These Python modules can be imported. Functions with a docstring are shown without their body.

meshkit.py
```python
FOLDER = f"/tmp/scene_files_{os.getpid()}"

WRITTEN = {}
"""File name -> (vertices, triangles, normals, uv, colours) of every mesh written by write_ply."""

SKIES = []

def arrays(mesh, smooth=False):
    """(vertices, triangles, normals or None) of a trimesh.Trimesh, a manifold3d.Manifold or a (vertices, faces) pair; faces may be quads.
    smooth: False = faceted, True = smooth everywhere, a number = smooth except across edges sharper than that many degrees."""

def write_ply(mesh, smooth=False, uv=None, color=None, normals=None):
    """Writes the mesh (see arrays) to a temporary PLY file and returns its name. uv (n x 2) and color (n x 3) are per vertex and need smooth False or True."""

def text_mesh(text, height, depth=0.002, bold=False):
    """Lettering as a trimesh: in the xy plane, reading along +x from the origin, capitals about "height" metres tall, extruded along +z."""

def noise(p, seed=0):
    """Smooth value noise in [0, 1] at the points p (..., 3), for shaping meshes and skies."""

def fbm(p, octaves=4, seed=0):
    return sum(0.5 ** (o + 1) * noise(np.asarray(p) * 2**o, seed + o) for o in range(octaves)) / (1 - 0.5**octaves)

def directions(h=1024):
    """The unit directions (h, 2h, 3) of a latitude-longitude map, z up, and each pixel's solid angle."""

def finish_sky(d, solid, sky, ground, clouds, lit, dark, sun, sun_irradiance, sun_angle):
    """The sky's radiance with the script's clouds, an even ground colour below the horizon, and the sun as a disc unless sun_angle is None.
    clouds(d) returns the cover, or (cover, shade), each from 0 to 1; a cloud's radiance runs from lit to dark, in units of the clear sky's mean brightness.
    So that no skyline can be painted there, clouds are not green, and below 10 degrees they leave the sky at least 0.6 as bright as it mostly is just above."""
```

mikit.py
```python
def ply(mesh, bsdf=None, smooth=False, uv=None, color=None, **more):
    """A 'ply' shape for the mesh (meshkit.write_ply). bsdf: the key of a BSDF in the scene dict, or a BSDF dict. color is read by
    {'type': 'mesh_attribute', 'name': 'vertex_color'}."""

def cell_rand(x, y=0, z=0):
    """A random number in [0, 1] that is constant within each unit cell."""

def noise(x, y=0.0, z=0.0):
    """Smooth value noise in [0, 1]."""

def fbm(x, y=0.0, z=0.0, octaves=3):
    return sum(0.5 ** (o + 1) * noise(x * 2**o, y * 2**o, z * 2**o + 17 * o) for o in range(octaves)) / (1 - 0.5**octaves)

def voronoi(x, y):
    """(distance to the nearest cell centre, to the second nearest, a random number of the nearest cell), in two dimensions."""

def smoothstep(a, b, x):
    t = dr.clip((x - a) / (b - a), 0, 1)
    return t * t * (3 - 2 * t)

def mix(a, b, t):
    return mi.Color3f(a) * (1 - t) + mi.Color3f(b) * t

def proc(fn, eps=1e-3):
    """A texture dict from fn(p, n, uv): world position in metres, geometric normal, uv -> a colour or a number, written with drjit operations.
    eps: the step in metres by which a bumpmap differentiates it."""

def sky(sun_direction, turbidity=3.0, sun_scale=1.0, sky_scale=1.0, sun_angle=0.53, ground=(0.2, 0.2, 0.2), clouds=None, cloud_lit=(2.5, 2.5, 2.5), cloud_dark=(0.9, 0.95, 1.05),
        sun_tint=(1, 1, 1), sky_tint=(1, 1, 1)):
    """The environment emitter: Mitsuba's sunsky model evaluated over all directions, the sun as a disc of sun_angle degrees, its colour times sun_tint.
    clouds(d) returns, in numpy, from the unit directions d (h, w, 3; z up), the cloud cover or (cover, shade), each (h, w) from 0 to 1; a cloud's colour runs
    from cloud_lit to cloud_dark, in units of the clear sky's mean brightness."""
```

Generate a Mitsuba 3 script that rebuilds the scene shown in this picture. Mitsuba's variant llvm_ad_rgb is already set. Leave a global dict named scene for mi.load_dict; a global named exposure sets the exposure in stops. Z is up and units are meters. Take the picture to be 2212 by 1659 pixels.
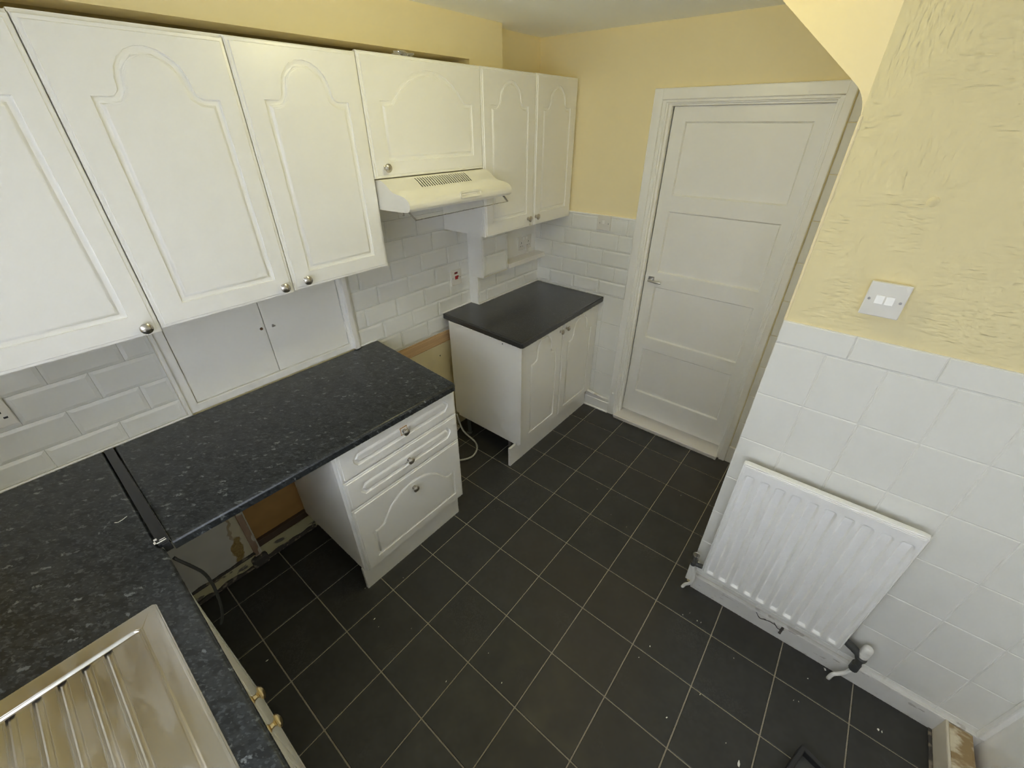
import math, random
import numpy as np
import trimesh
import shapely
from shapely.geometry import Polygon, box as sbox
from scipy.spatial import ConvexHull
import drjit as dr
import mitsuba as mi
import mikit
import meshkit

T = mi.ScalarTransform4f
rng = random.Random(7)
scene, labels = {}, {}

# ------------------------------------------------------------------ camera, light, exposure
CAM = np.array([-2.506, -1.179, 1.899])
YAW, PITCH, FPX = 0.68494, -0.56063, 897.25
FWD = np.array([math.cos(YAW) * math.cos(PITCH), math.sin(YAW) * math.cos(PITCH), math.sin(PITCH)])
scene['camera'] = {'type': 'perspective', 'fov_axis': 'x', 'fov': 2 * math.degrees(math.atan(1106 / FPX)),
                   'near_clip': 0.02, 'far_clip': 100.0,
                   'to_world': T().look_at(origin=CAM.tolist(), target=(CAM + FWD).tolist(), up=[0, 0, 1])}
exposure = 0.02
SKY = 27.3                      # overcast daylight through the window over the sink
LAMP_RGB = (97.0, 88.5, 42.0)    # warm pendant bulb
LAMP_POS = (-1.38, -0.42, 2.235)
scene['sky'] = mikit.sky((-0.5, 0.3, 0.8), turbidity=4.0, sun_scale=0.0, sky_scale=SKY, ground=(0.70, 0.70, 0.70),
                         clouds=lambda d: 1.0, cloud_lit=(1.0, 1.08, 1.24), cloud_dark=(0.8, 0.86, 1.0))

# ------------------------------------------------------------------ materials
def rgb(*c):
    return {'type': 'rgb', 'value': list(c)}

def two(b):
    return {'type': 'twosided', 'bsdf': b}

def mat(key, color, rough=0.5, metal=0.0, spec=0.5, bump=None, bscale=1.0, **kw):
    c = color if isinstance(color, dict) else rgb(*color)
    b = {'type': 'principled', 'base_color': c, 'roughness': rough if isinstance(rough, (dict, float)) else float(rough), 'metallic': metal, 'specular': spec, **kw}
    if bump is not None:
        b = {'type': 'bumpmap', 'arbitrary': bump, 'scale': bscale, 'bsdf': b}
    scene[key] = two(b)

P = mikit.proc
N, F, V, SS, MIX = mikit.noise, mikit.fbm, mikit.voronoi, mikit.smoothstep, mikit.mix

def f_worktop(p, n, uv):
    y0 = p.y + p.z * 0.8
    x, y = 0.63 * p.x - 0.77 * y0, 0.77 * p.x + 0.63 * y0      # the flecks of the print lie along x
    wob = F(x * 60, y * 60, 2, 2)
    base = MIX((0.0120, 0.0142, 0.0158), (0.030, 0.0345, 0.038), F(x * 130, y * 210, 1, 3))
    base = MIX(base, mi.Color3f(0.0085, 0.0102, 0.0120), SS(0.52, 0.66, F(x * 50, y * 90, 7, 3)) * 0.8)
    sp = SS(0.615, 0.70, F(x * 120 + 9, y * 230, 5, 3))
    c = MIX(base, mi.Color3f(0.066, 0.075, 0.081), sp * 0.5)
    d1, d2, r = V(x * 26 + wob * 0.7, y * 48 + wob * 0.7)
    fl = SS(0.74, 0.77, r) * (1 - SS(0.10, 0.24, d1 + 0.42 * (F(x * 230, y * 300, 4, 2) - 0.5)))
    tone = MIX((0.050, 0.058, 0.063), (0.19, 0.205, 0.21), N(r * 911, 3.0))
    return MIX(c, tone, fl * 0.8)

def f_worktop_plain(p, n, uv):      # the darker, finer laminate of the short worktop
    x, y = p.x, p.y + p.z * 0.7 + p.x * p.z
    c = MIX((0.0165, 0.0175, 0.0185), (0.029, 0.0305, 0.0315), F(x * 240, y * 240, p.z * 200, 3))
    s = SS(0.68, 0.76, F(x * 150, y * 150, p.z * 150 + 4, 3))
    return MIX(c, mi.Color3f(0.075, 0.080, 0.083), s * 0.45)

def f_floor(p, n, uv):
    x, y = p.x, p.y
    a = F(x * 9, y * 9, 0, 4)
    b = F(x * 70 + 5, y * 70, 1, 3)
    cell = mikit.cell_rand(dr.floor((x + 0.2145) * 4), dr.floor(y * 4), 5)
    c = MIX((0.021, 0.021, 0.020), (0.037, 0.037, 0.0345), a * 0.6 + b * 0.4)
    c = MIX(c, mi.Color3f(0.040, 0.033, 0.026), SS(0.45, 0.8, N(x * 2.2 + 3, y * 2.2, 2)) * 0.45)
    c = c * (0.9 + 0.2 * cell)
    dust = SS(0.55, 0.8, F(x * 7, y * 7, 8, 3)) * SS(0.35, 0.8, N(x * 210, y * 210, 3))
    c = MIX(c, mi.Color3f(0.060, 0.059, 0.056), dust * 0.2)
    return c

def f_floor_rough(p, n, uv):
    return 0.42 + 0.2 * N(p.x * 20, p.y * 20, 0)

def f_floor_bump(p, n, uv):
    return F(p.x * 55, p.y * 55, 0, 3)

def f_paper(p, n, uv):      # embossed wallpaper: short horizontal and vertical strokes in patches
    y, z = p.y, p.z
    k = SS(0.40, 0.60, N(y * 11, z * 11, 4))
    h = F(y * 62, z * 250, 1, 3)
    v = F(y * 250, z * 66, 2, 3)
    return h * k + v * (1 - k)

def f_plaster(p, n, uv):
    return F(p.x * 70, p.y * 70, p.z * 70, 3)

def f_brush(p, n, uv):
    return 0.6 * N(p.x * 400, p.y * 50, p.z * 400) + F(p.x * 30, p.y * 30, p.z * 30, 2)

def f_wood(p, n, uv):
    g = F(p.x * 6 + 2 * N(p.x * 5, 0, p.z * 40), p.y * 40, p.z * 130, 3)
    return MIX((0.36, 0.20, 0.085), (0.66, 0.46, 0.25), g)

def f_oldwood(p, n, uv):
    g = F(p.x * 30, p.y * 30, p.z * 9, 3)
    c = MIX((0.20, 0.11, 0.07), (0.40, 0.30, 0.22), g)
    return MIX(c, mi.Color3f(0.55, 0.52, 0.45), SS(0.6, 0.7, N(p.x * 60, p.y * 60, p.z * 22)))

def f_stained(p, n, uv):    # off-white board with a brown damp patch and flaking edge
    x, z = p.x, p.z
    w = 0.035 * (F(x * 40, z * 40, 1, 3) - 0.5)
    d = dr.sqrt(dr.square((x + 2.355 + w - 0.18 * (z - 0.17)) / 0.026) + dr.square((z - 0.165 + w) / 0.085))
    s = 1 - SS(0.8, 1.1, d)
    d2 = (1 - SS(0.004, 0.010, dr.abs(x + 2.352 + w * 0.8 - 0.10 * (z - 0.3)))) * SS(0.2, 0.26, z) * (1 - SS(0.36, 0.42, z))
    c = MIX((0.56, 0.55, 0.50), (0.64, 0.63, 0.58), F(x * 14, z * 14, 2, 3))
    c = MIX(c, mi.Color3f(0.62, 0.58, 0.44), SS(-2.36, -2.345, x + w))
    br = MIX((0.16, 0.10, 0.03), (0.36, 0.26, 0.10), F(x * 160, z * 160, 5, 3))
    return MIX(MIX(c, br, s), mi.Color3f(0.30, 0.22, 0.11), d2 * 0.8)

def f_hardboard(p, n, uv):
    return MIX((0.30, 0.165, 0.055), (0.40, 0.23, 0.085), F(p.x * 12, p.z * 20, 1, 4))

def f_dirtyskirt(p, n, uv):
    d = SS(0.60, 0.70, F(p.x * 16, p.y * 16, p.z * 30, 4))
    return MIX((0.50, 0.46, 0.28), (0.13, 0.115, 0.095), d)

def f_creamboard(p, n, uv):
    return MIX((0.70, 0.61, 0.38), (0.62, 0.53, 0.31), F(p.x * 14, p.y * 14, p.z * 14, 4))

def f_chipped(p, n, uv):
    g = F(p.x * 50, p.y * 26, p.z * 10, 4)
    c = MIX((0.62, 0.55, 0.40), (0.30, 0.21, 0.10), SS(0.35, 0.65, g))
    return c

def f_skirt(p, n, uv):      # white skirting with scuffs
    c = mi.Color3f(0.68, 0.67, 0.63)
    s = SS(0.66, 0.74, F(p.x * 30, p.y * 30, p.z * 70, 3))
    return MIX(c, mi.Color3f(0.34, 0.31, 0.27), s * 0.6)

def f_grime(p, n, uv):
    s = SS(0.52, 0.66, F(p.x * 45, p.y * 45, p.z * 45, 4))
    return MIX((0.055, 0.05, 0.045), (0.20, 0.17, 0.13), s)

def f_steelrough(p, n, uv):
    return 0.26 + 0.10 * SS(0.4, 0.7, F(p.x * 40, p.y * 14, 0, 4))

WHITE = (0.87, 0.865, 0.835)
mat('m_foil', WHITE, 0.34, spec=0.5)
mat('m_carcass', (0.86, 0.855, 0.825), 0.45)
mat('m_gloss', (0.88, 0.876, 0.85), 0.30)
mat('m_gloss_brush', (0.88, 0.876, 0.85), 0.32, bump=P(f_brush), bscale=0.0004)
mat('m_metro', (0.84, 0.845, 0.82), 0.16)
mat('m_painted_tile', (0.73, 0.725, 0.68), 0.42, bump=P(f_brush), bscale=0.0004)
mat('m_grout', (0.62, 0.62, 0.58), 0.8)
mat('m_grout_paint', (0.70, 0.695, 0.65), 0.7)
mat('m_cream', (0.85, 0.745, 0.46), 0.75, bump=P(f_plaster), bscale=0.0012)
mat('m_cream_smooth', (0.82, 0.71, 0.46), 0.7)
mat('m_paper', (0.76, 0.665, 0.39), 0.7, bump=P(f_paper, eps=5e-4), bscale=0.0036)
mat('m_ceiling', (0.74, 0.745, 0.69), 0.85, bump=P(f_plaster), bscale=0.001)
mat('m_floor_tile', P(f_floor), P(f_floor_rough), spec=0.45, bump=P(f_floor_bump), bscale=0.0006)
mat('m_floor_grout', (0.30, 0.265, 0.205), 0.85)
mat('m_worktop', P(f_worktop), 0.30, spec=0.5)
mat('m_worktop_plain', P(f_worktop_plain), 0.24, spec=0.5)
mat('m_strip', (0.020, 0.021, 0.024), 0.28)
mat('m_steel', (0.72, 0.70, 0.67), P(f_steelrough), metal=1.0)
mat('m_steel_dark', (0.30, 0.29, 0.28), 0.3, metal=1.0)
mat('m_nickel', (0.56, 0.53, 0.49), 0.22, metal=1.0)
mat('m_chrome', (0.62, 0.61, 0.60), 0.12, metal=1.0)
mat('m_brass', (0.72, 0.56, 0.28), 0.2, metal=1.0)
mat('m_plastic', (0.72, 0.70, 0.645), 0.3)
mat('m_hood', (0.80, 0.78, 0.70), 0.28)
mat('m_rocker', (0.84, 0.83, 0.79), 0.25)
mat('m_red', (0.32, 0.03, 0.035), 0.3)
mat('m_darkred', (0.14, 0.02, 0.02), 0.3)
mat('m_dark', (0.02, 0.02, 0.022), 0.5)
mat('m_brown', (0.10, 0.055, 0.03), 0.6)
mat('m_black', (0.014, 0.014, 0.015), 0.25)
mat('m_rubber', (0.05, 0.052, 0.05), 0.5)
mat('m_greycable', (0.42, 0.41, 0.38), 0.5)
mat('m_wood', P(f_wood), 0.6)
mat('m_oldwood', P(f_oldwood), 0.75)
mat('m_darkwood', (0.07, 0.045, 0.03), 0.7)
mat('m_stained', P(f_stained), 0.6)
mat('m_hardboard', P(f_hardboard), 0.65)
mat('m_dirtyskirt', P(f_dirtyskirt), 0.75)
mat('m_creamboard', P(f_creamboard), 0.6)
mat('m_chipped', P(f_chipped), 0.85)
mat('m_skirt', P(f_skirt), 0.4)
mat('m_grime', P(f_grime), 0.8)
mat('m_rad', (0.87, 0.87, 0.85), 0.26)
mat('m_silicone', (0.80, 0.79, 0.76), 0.35)
mat('m_chip', (0.78, 0.76, 0.70), 0.6)
mat('m_oldskirt', (0.63, 0.57, 0.45), 0.6)
mat('m_sill', (0.78, 0.755, 0.72), 0.38)
scene['m_glass'] = {'type': 'thindielectric', 'int_ior': 1.5}

# ------------------------------------------------------------------ mesh helpers
def num(key):
    if key not in scene and key not in labels:
        return key
    i = 1
    while f'{key}_{i:03d}' in scene or f'{key}_{i:03d}' in labels:
        i += 1
    return f'{key}_{i:03d}'

def meta(key, label=None, category=None, group=None, kind=None):
    d = labels.setdefault(key, {})
    for k, v in (('label', label), ('category', category), ('group', group), ('kind', kind)):
        if v:
            d[k] = v
    return key

def thing(name, label, category, group=None):
    return meta(num(name), label, category, group)

def put(name, mesh, m, parent=None, smooth=False, label=None, category=None, group=None, kind=None, **kw):
    key = num((parent + '__' if parent else '') + name)
    scene[key] = dict(mesh) if isinstance(mesh, dict) else mikit.ply(mesh, m, smooth=smooth, **kw)
    if label or category or kind:
        meta(key, label, category, group, kind)
    return key

def shape(mesh, m, smooth=False):
    return mikit.ply(mesh, m, smooth=smooth)

def place(name, ply, mtx, parent):
    key = num(parent + '__' + name)
    scene[key] = {**ply, 'to_world': mtx}
    return key

def cat(*ms):
    ms = [m for g in ms for m in (g if isinstance(g, (list, tuple)) else [g])]
    return trimesh.util.concatenate(ms)

def hull(pts):
    pts = np.asarray(pts, float)
    h = ConvexHull(pts)
    f = h.simplices.copy()
    c = pts.mean(0)
    a, b, d = pts[f[:, 0]], pts[f[:, 1]], pts[f[:, 2]]
    flip = np.einsum('ij,ij->i', np.cross(b - a, d - a), a - c) < 0
    f[flip] = f[flip][:, ::-1]
    used = np.unique(f)
    re = -np.ones(len(pts), int); re[used] = np.arange(len(used))
    return trimesh.Trimesh(pts[used], re[f], process=False)

def bx(x0, x1, y0, y1, z0, z1, b=0.0):
    lo, hi = np.array([min(x0, x1), min(y0, y1), min(z0, z1)], float), np.array([max(x0, x1), max(y0, y1), max(z0, z1)], float)
    if b <= 0:
        return trimesh.creation.box(bounds=[lo, hi])
    b = min(b, 0.49 * (hi - lo).min())
    pts = []
    for i in (0, 1):
        for j in (0, 1):
            for k in (0, 1):
                c = np.where([i, j, k], hi, lo); s = np.where([i, j, k], -b, b)
                for ax in range(3):
                    q = c + s; q[ax] = c[ax]; pts.append(q)
                pts.append(c + s * 0.3)
    return hull(pts)

def lathe(profile, axis, origin, sections=28):
    """profile of (radius, along); axis a unit vector; revolve about it from the origin."""
    m = trimesh.creation.revolve(np.asarray(profile, float), sections=sections)
    m.apply_transform(trimesh.geometry.align_vectors([0, 0, 1], axis))
    m.apply_translation(origin)
    return m

def tube(pts, r, sides=10, n=None):
    p = np.asarray(pts, float)
    if n:                                   # Catmull-Rom
        q = np.vstack([2 * p[0] - p[1], p, 2 * p[-1] - p[-2]])
        out = []
        for i in range(1, len(q) - 2):
            for t in np.linspace(0, 1, n, endpoint=False):
                a, b, c, d = q[i - 1], q[i], q[i + 1], q[i + 2]
                out.append(0.5 * (2 * b + (c - a) * t + (2 * a - 5 * b + 4 * c - d) * t * t + (3 * b - a - 3 * c + d) * t ** 3))
        out.append(p[-1]); p = np.array(out)
    t = np.gradient(p, axis=0); t /= np.linalg.norm(t, axis=1, keepdims=True) + 1e-12
    up = np.array([0.13, 0.31, 0.94])
    a = np.cross(t, up); a /= np.linalg.norm(a, axis=1, keepdims=True) + 1e-9
    b = np.cross(t, a)
    ang = np.arange(sides) * 2 * np.pi / sides
    v = (p[:, None] + r * (np.cos(ang)[None, :, None] * a[:, None] + np.sin(ang)[None, :, None] * b[:, None])).reshape(-1, 3)
    f = []
    for i in range(len(p) - 1):
        for j in range(sides):
            k = (j + 1) % sides
            f += [[i * sides + j, i * sides + k, (i + 1) * sides + k], [i * sides + j, (i + 1) * sides + k, (i + 1) * sides + j]]
    v = np.vstack([v, p[:1], p[-1:]]); c0, c1 = len(v) - 2, len(v) - 1
    for j in range(sides):
        k = (j + 1) % sides
        f += [[c0, k, j], [c1, (len(p) - 1) * sides + j, (len(p) - 1) * sides + k]]
    m = trimesh.Trimesh(v, np.array(f), process=False)
    if m.volume < 0:
        m.invert()
    return m

def ext(poly, depth):
    return trimesh.creation.extrude_polygon(poly, depth, engine='earcut')

def frame(o, u, v, w=None):
    """4x4 taking local (u, v, w) to the world."""
    u, v = np.asarray(u, float), np.asarray(v, float)
    w = np.cross(u, v) if w is None else np.asarray(w, float)
    m = np.eye(4); m[:3, 0], m[:3, 1], m[:3, 2], m[:3, 3] = u, v, w, o
    return m

def moved(m, mtx):
    m = m.copy(); m.apply_transform(mtx)
    return m

def ring_surface(polys, depths):
    """Surface through nested polygons (each inside the one before) at the given depths; the innermost is filled."""
    parts = []
    for i in range(len(polys)):
        a = polys[i]
        inner = polys[i + 1] if i + 1 < len(polys) else None
        reg = a.difference(inner) if inner is not None else a
        for g in (reg.geoms if hasattr(reg, 'geoms') else [reg]):
            if g.is_empty or g.area < 1e-10:
                continue
            v, f = trimesh.creation.triangulate_polygon(g, engine='earcut')
            z = np.full(len(v), depths[i])
            if inner is not None:
                pts = shapely.points(v)
                da, di = shapely.distance(pts, a.boundary), shapely.distance(pts, inner.boundary)
                z = np.where(di < da, depths[i + 1], depths[i])
            v3 = np.column_stack([v, z])
            n = np.cross(v3[f[:, 1]] - v3[f[:, 0]], v3[f[:, 2]] - v3[f[:, 0]])[:, 2]
            f = np.asarray(f).copy(); f[n < 0] = f[n < 0][:, ::-1]
            parts.append(trimesh.Trimesh(v3, f, process=False))
    m = trimesh.util.concatenate(parts)
    m.merge_vertices(digits_vertex=6)
    return m

def off(p, d):
    return p.buffer(-d, join_style='mitre', mitre_limit=3.0)

def routed_front(w, h, contour, thick=0.018):
    """A foil-wrapped front of w x h (local xy, face at z = 0, back at -thick) with moulded edge and a routed groove along the contour."""
    r = sbox(0, 0, w, h)
    outer = [r, off(r, 0.0025), off(r, 0.0095), off(r, 0.0115)]
    gro = [0.0, 0.0012, 0.004, 0.010, 0.0135, 0.0175, 0.0205, 0.0235]
    gd = [0.0, -0.0048, -0.0062, -0.0066, -0.0060, -0.0022, -0.0008, 0.0]
    polys = outer + [off(contour, d) if d else contour for d in gro]
    depths = [-0.0075, -0.0042, -0.0034, 0.0] + gd
    top = ring_surface(polys, depths)
    side = bx(0, w, 0, h, -thick, -0.007)
    return cat(top, side)

def arch_panel(x0, x1, z0, zs, h, flat=0.034, rf=0.025):
    """Panel outline: a rectangle topped by a cathedral arch rising h above the shoulders."""
    c, a = (x0 + x1) / 2, (x1 - x0) / 2 - flat
    R = (a * a + h * h - 2 * h * rf) / (2 * h)
    cy = h - R
    k = np.array([-a, rf]) ; d = k - np.array([0, cy]); d /= np.linalg.norm(d)
    th = math.atan2(d[1], d[0])             # direction centre -> tangent point
    fil = [(-a + rf * math.cos(t), rf + rf * math.sin(t)) for t in np.linspace(-math.pi / 2, th - math.pi if th > 0 else th + math.pi, 9)]
    t0 = th if th > 0 else th + 2 * math.pi
    arc = [(R * math.cos(t), cy + R * math.sin(t)) for t in np.linspace(t0, math.pi / 2, 22)]
    left = fil + arc[1:]
    pts = left + [(-x, y) for x, y in left[::-1][1:]]
    out = [(x0, z0), (x0, zs)] + [(c + x, zs + y) for x, y in pts] + [(x1, zs), (x1, z0)]
    return Polygon(out).buffer(0)

def slot_panel(x0, x1, z0, z1, ch=0.026):
    """Long octagon-ended slot of a drawer front."""
    c2 = ch * 0.75
    return Polygon([(x0, z0 + ch), (x0, z1 - ch), (x0 + c2, z1), (x1 - c2, z1), (x1, z1 - ch), (x1, z0 + ch), (x1 - c2, z0), (x0 + c2, z0)])

KNOB = [(0.0, 0.0), (0.0095, 0.0), (0.0095, 0.002), (0.0062, 0.004), (0.0055, 0.011), (0.008, 0.0145), (0.0145, 0.0165), (0.0162, 0.019), (0.0155, 0.022), (0.011, 0.0255), (0.005, 0.0272), (0.0, 0.0275)]

def knob(parent, pos, axis=(0, -1, 0), m='m_nickel'):
    return put('knob', lathe(KNOB, axis, pos), m, parent, smooth=35)

FACE_Y = lambda x, y, z: frame((x, y, z), (1, 0, 0), (0, 0, 1), (0, -1, 0))   # local x along +x, local y up, facing -y

# ------------------------------------------------------------------ the room
H = 2.319
XW0, YR, YT = -3.15, -2.085, 0.69
put('ceiling', bx(XW0 - 0.2, 0.2, YR - 0.2, 1.1, H, H + 0.1), 'm_ceiling', kind='structure', label='grey white ceiling')
put('floor', bx(XW0 - 0.1, 0.2, YR - 0.2, 0.8, -0.1, -0.0035), 'm_floor_grout', kind='structure', label='floor of square charcoal tiles with pale grout')
g = 0.0052
tile = shape(hull([(sx * (0.125 - g / 2 - e), sy * (0.125 - g / 2 - e), z) for sx in (-1, 1) for sy in (-1, 1) for e, z in ((0, -0.0035), (0, -0.0012), (0.0016, 0.0))]), 'm_floor_tile')
for i in range(13):
    for j in range(12):
        cx, cy = -0.2145 - 0.25 * i + 0.125, 0.625 - 0.25 * j
        if cx > -1.0 and cy < -1.3:
            continue
        place('tile', tile, T().translate([cx, cy, 0.0]), 'floor')

# left wall: recessed tiled wall, soffit above the cabinets, chimney column and niche at the far end
TB = 0.698
niche_y = 0.652
put('wall_left', cat(
    bx(XW0, -2.262, TB, 0.85, 0, 1.72), bx(-1.524, -0.645, TB, 0.85, 0, 1.72), bx(-2.262, -1.524, TB, 0.85, 0, 0.915), bx(-2.262, -1.524, 0.722, 0.85, 0.915, 1.72), bx(XW0, -0.645, 0.80, 1.10, 1.60, 1.72), bx(XW0, -0.645, 1.05, 1.10, 1.60, 2.6),
    bx(XW0, -0.454, 0.56, 0.70, 2.158, 2.6), bx(-0.70, -0.454, 0.56, 1.10, 1.405, 2.6),
    bx(-0.645, 0.2, 0.628, 0.85, 0, 1.075), bx(-0.645, -0.405, 0.575, 0.85, 1.080, 1.42),
    bx(-0.645, 0.2, niche_y, 0.85, 1.07, 1.42), bx(-0.70, 0.2, niche_y + 0.004, 0.85, 1.42, 2.6)), 'm_cream', kind='structure', label='cream left wall with tiled splashback under the wall cabinets')
put('column_face', cat(bx(-0.6465, -0.645, 0.577, TB, 1.083, 1.42), bx(-0.6465, -0.645, 0.630, TB, 0.896, 1.078),
                       bx(-0.649, -0.642, 0.566, 0.574, 1.08, 1.42, 0.002), bx(-0.649, -0.642, 0.572, TB, 1.076, 1.084, 0.002),
                       bx(-0.650, -0.642, 0.618, 0.627, 0.9, 1.075, 0.002), bx(-0.650, -0.642, 0.622, TB, 1.069, 1.077, 0.002)), 'm_gloss', 'wall_left', label='white end faces of the tiled column with trim beads')
put('grout', cat(bx(-2.95, -2.285, TB - 0.002, TB, 0.89, 1.42), bx(-1.49, -0.645, TB - 0.002, TB, 0.77, 1.72)), 'm_grout', 'wall_left')
put('grout', cat(bx(-0.643, 0.0, 0.626, 0.629, 0.90, 1.073), bx(-0.643, -0.407, 0.573, 0.577, 1.083, 1.42)), 'm_grout', 'wall_left')

def metro(w, h, bv=0.011, up=0.003, t=0.007):
    """Bevelled brick tile: lies in local xy, centred, face towards +z."""
    a, b = w / 2, h / 2
    e = min(bv, a * 0.8, b * 0.8)
    return hull([(sx * (a - k), sy * (b - k), z) for sx in (-1, 1) for sy in (-1, 1) for k, z in ((0, 0), (0, t - up), (e, t))])

METRO = {}
def metro_tile(wall, x0, x1, z0, z1, mtx, m='m_metro', gap=0.0024):
    """mtx takes local (x, z, outwards) to the world; tiles of one size share a mesh."""
    w, h = x1 - x0 - gap, z1 - z0 - gap
    if w < 0.008 or h < 0.008:
        return
    k = (round(w, 4), round(h, 4), m)
    if k not in METRO:
        METRO[k] = shape(metro(w, h), m)
    place('tile', METRO[k], T(mtx) @ T().translate([(x0 + x1) / 2, (z0 + z1) / 2, 0]), wall)

def brick_field(wall, mtx, x0, x1, rows, m='m_metro'):
    """rows: (z0, z1, a joint's position)."""
    for z0, z1, j in rows:
        k = math.floor((x0 - j) / 0.2)
        a = j + 0.2 * k
        while a < x1 - 1e-6:
            metro_tile(wall, max(a, x0), min(a + 0.2, x1), z0, z1, mtx, m)
            a += 0.2

LW = np.array(frame((0, TB - 0.001, 0), (1, 0, 0), (0, 0, 1), (0, -1, 0)))
ja, jb = -1.128, -1.024
rows = [(1.384 + 0.1 * k, 1.484 + 0.1 * k, (jb, ja)[k % 2 == 0]) for k in range(3)]
rows = [(0.783, 0.884, jb), (0.884, 0.983, ja), (0.983, 1.084, jb), (1.084, 1.184, ja), (1.184, 1.284, jb), (1.284, 1.384, ja)]
rows = [(a, b, j - 0.2 * 0) for a, b, j in rows] + [(1.384, 1.484, jb), (1.484, 1.584, ja), (1.584, 1.70, jb)]
brick_field('wall_left', LW, -1.488, -0.648, rows)
brick_field('wall_left', LW, -2.95, -2.287, [(0.90, 0.979, -2.475), (0.979, 1.082, -2.377), (1.082, 1.186, -2.478), (1.186, 1.288, -2.375), (1.288, 1.40, -2.475)])
LN = np.array(frame((0, 0.627, 0), (1, 0, 0), (0, 0, 1), (0, -1, 0)))
brick_field('wall_left', LN, -0.640, 0.0, [(0.90, 0.976, -0.367), (0.976, 1.073, -0.466)])
LC = np.array(frame((0, 0.5745, 0), (1, 0, 0), (0, 0, 1), (0, -1, 0)))
brick_field('wall_left', LC, -0.642, -0.408, [(1.085, 1.209, -0.62), (1.209, 1.31, -0.527), (1.31, 1.41, -0.62)])
put('niche_lining', cat(bx(-0.404, 0.003, niche_y - 0.002, niche_y, 1.11, 1.42), bx(-0.4052, -0.403, 0.575, niche_y, 1.09, 1.42)), 'm_gloss', 'wall_left', label='white painted niche')
# white beads of sealant along the worktops
put('sealant', cat(bx(-2.95, -2.27, 0.683, 0.692, 0.894, 0.902, 0.003), bx(-1.49, -1.385, 0.683, 0.692, 0.894, 0.902, 0.003), bx(-0.905, -0.645, 0.683, 0.692, 0.894, 0.902, 0.003),
                   bx(-0.652, -0.645, 0.615, 0.69, 0.894, 0.902, 0.003), bx(-0.65, -0.002, 0.612, 0.621, 0.894, 0.902, 0.003)), 'm_silicone', 'wall_left', label='white sealant bead along the worktops')
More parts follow.
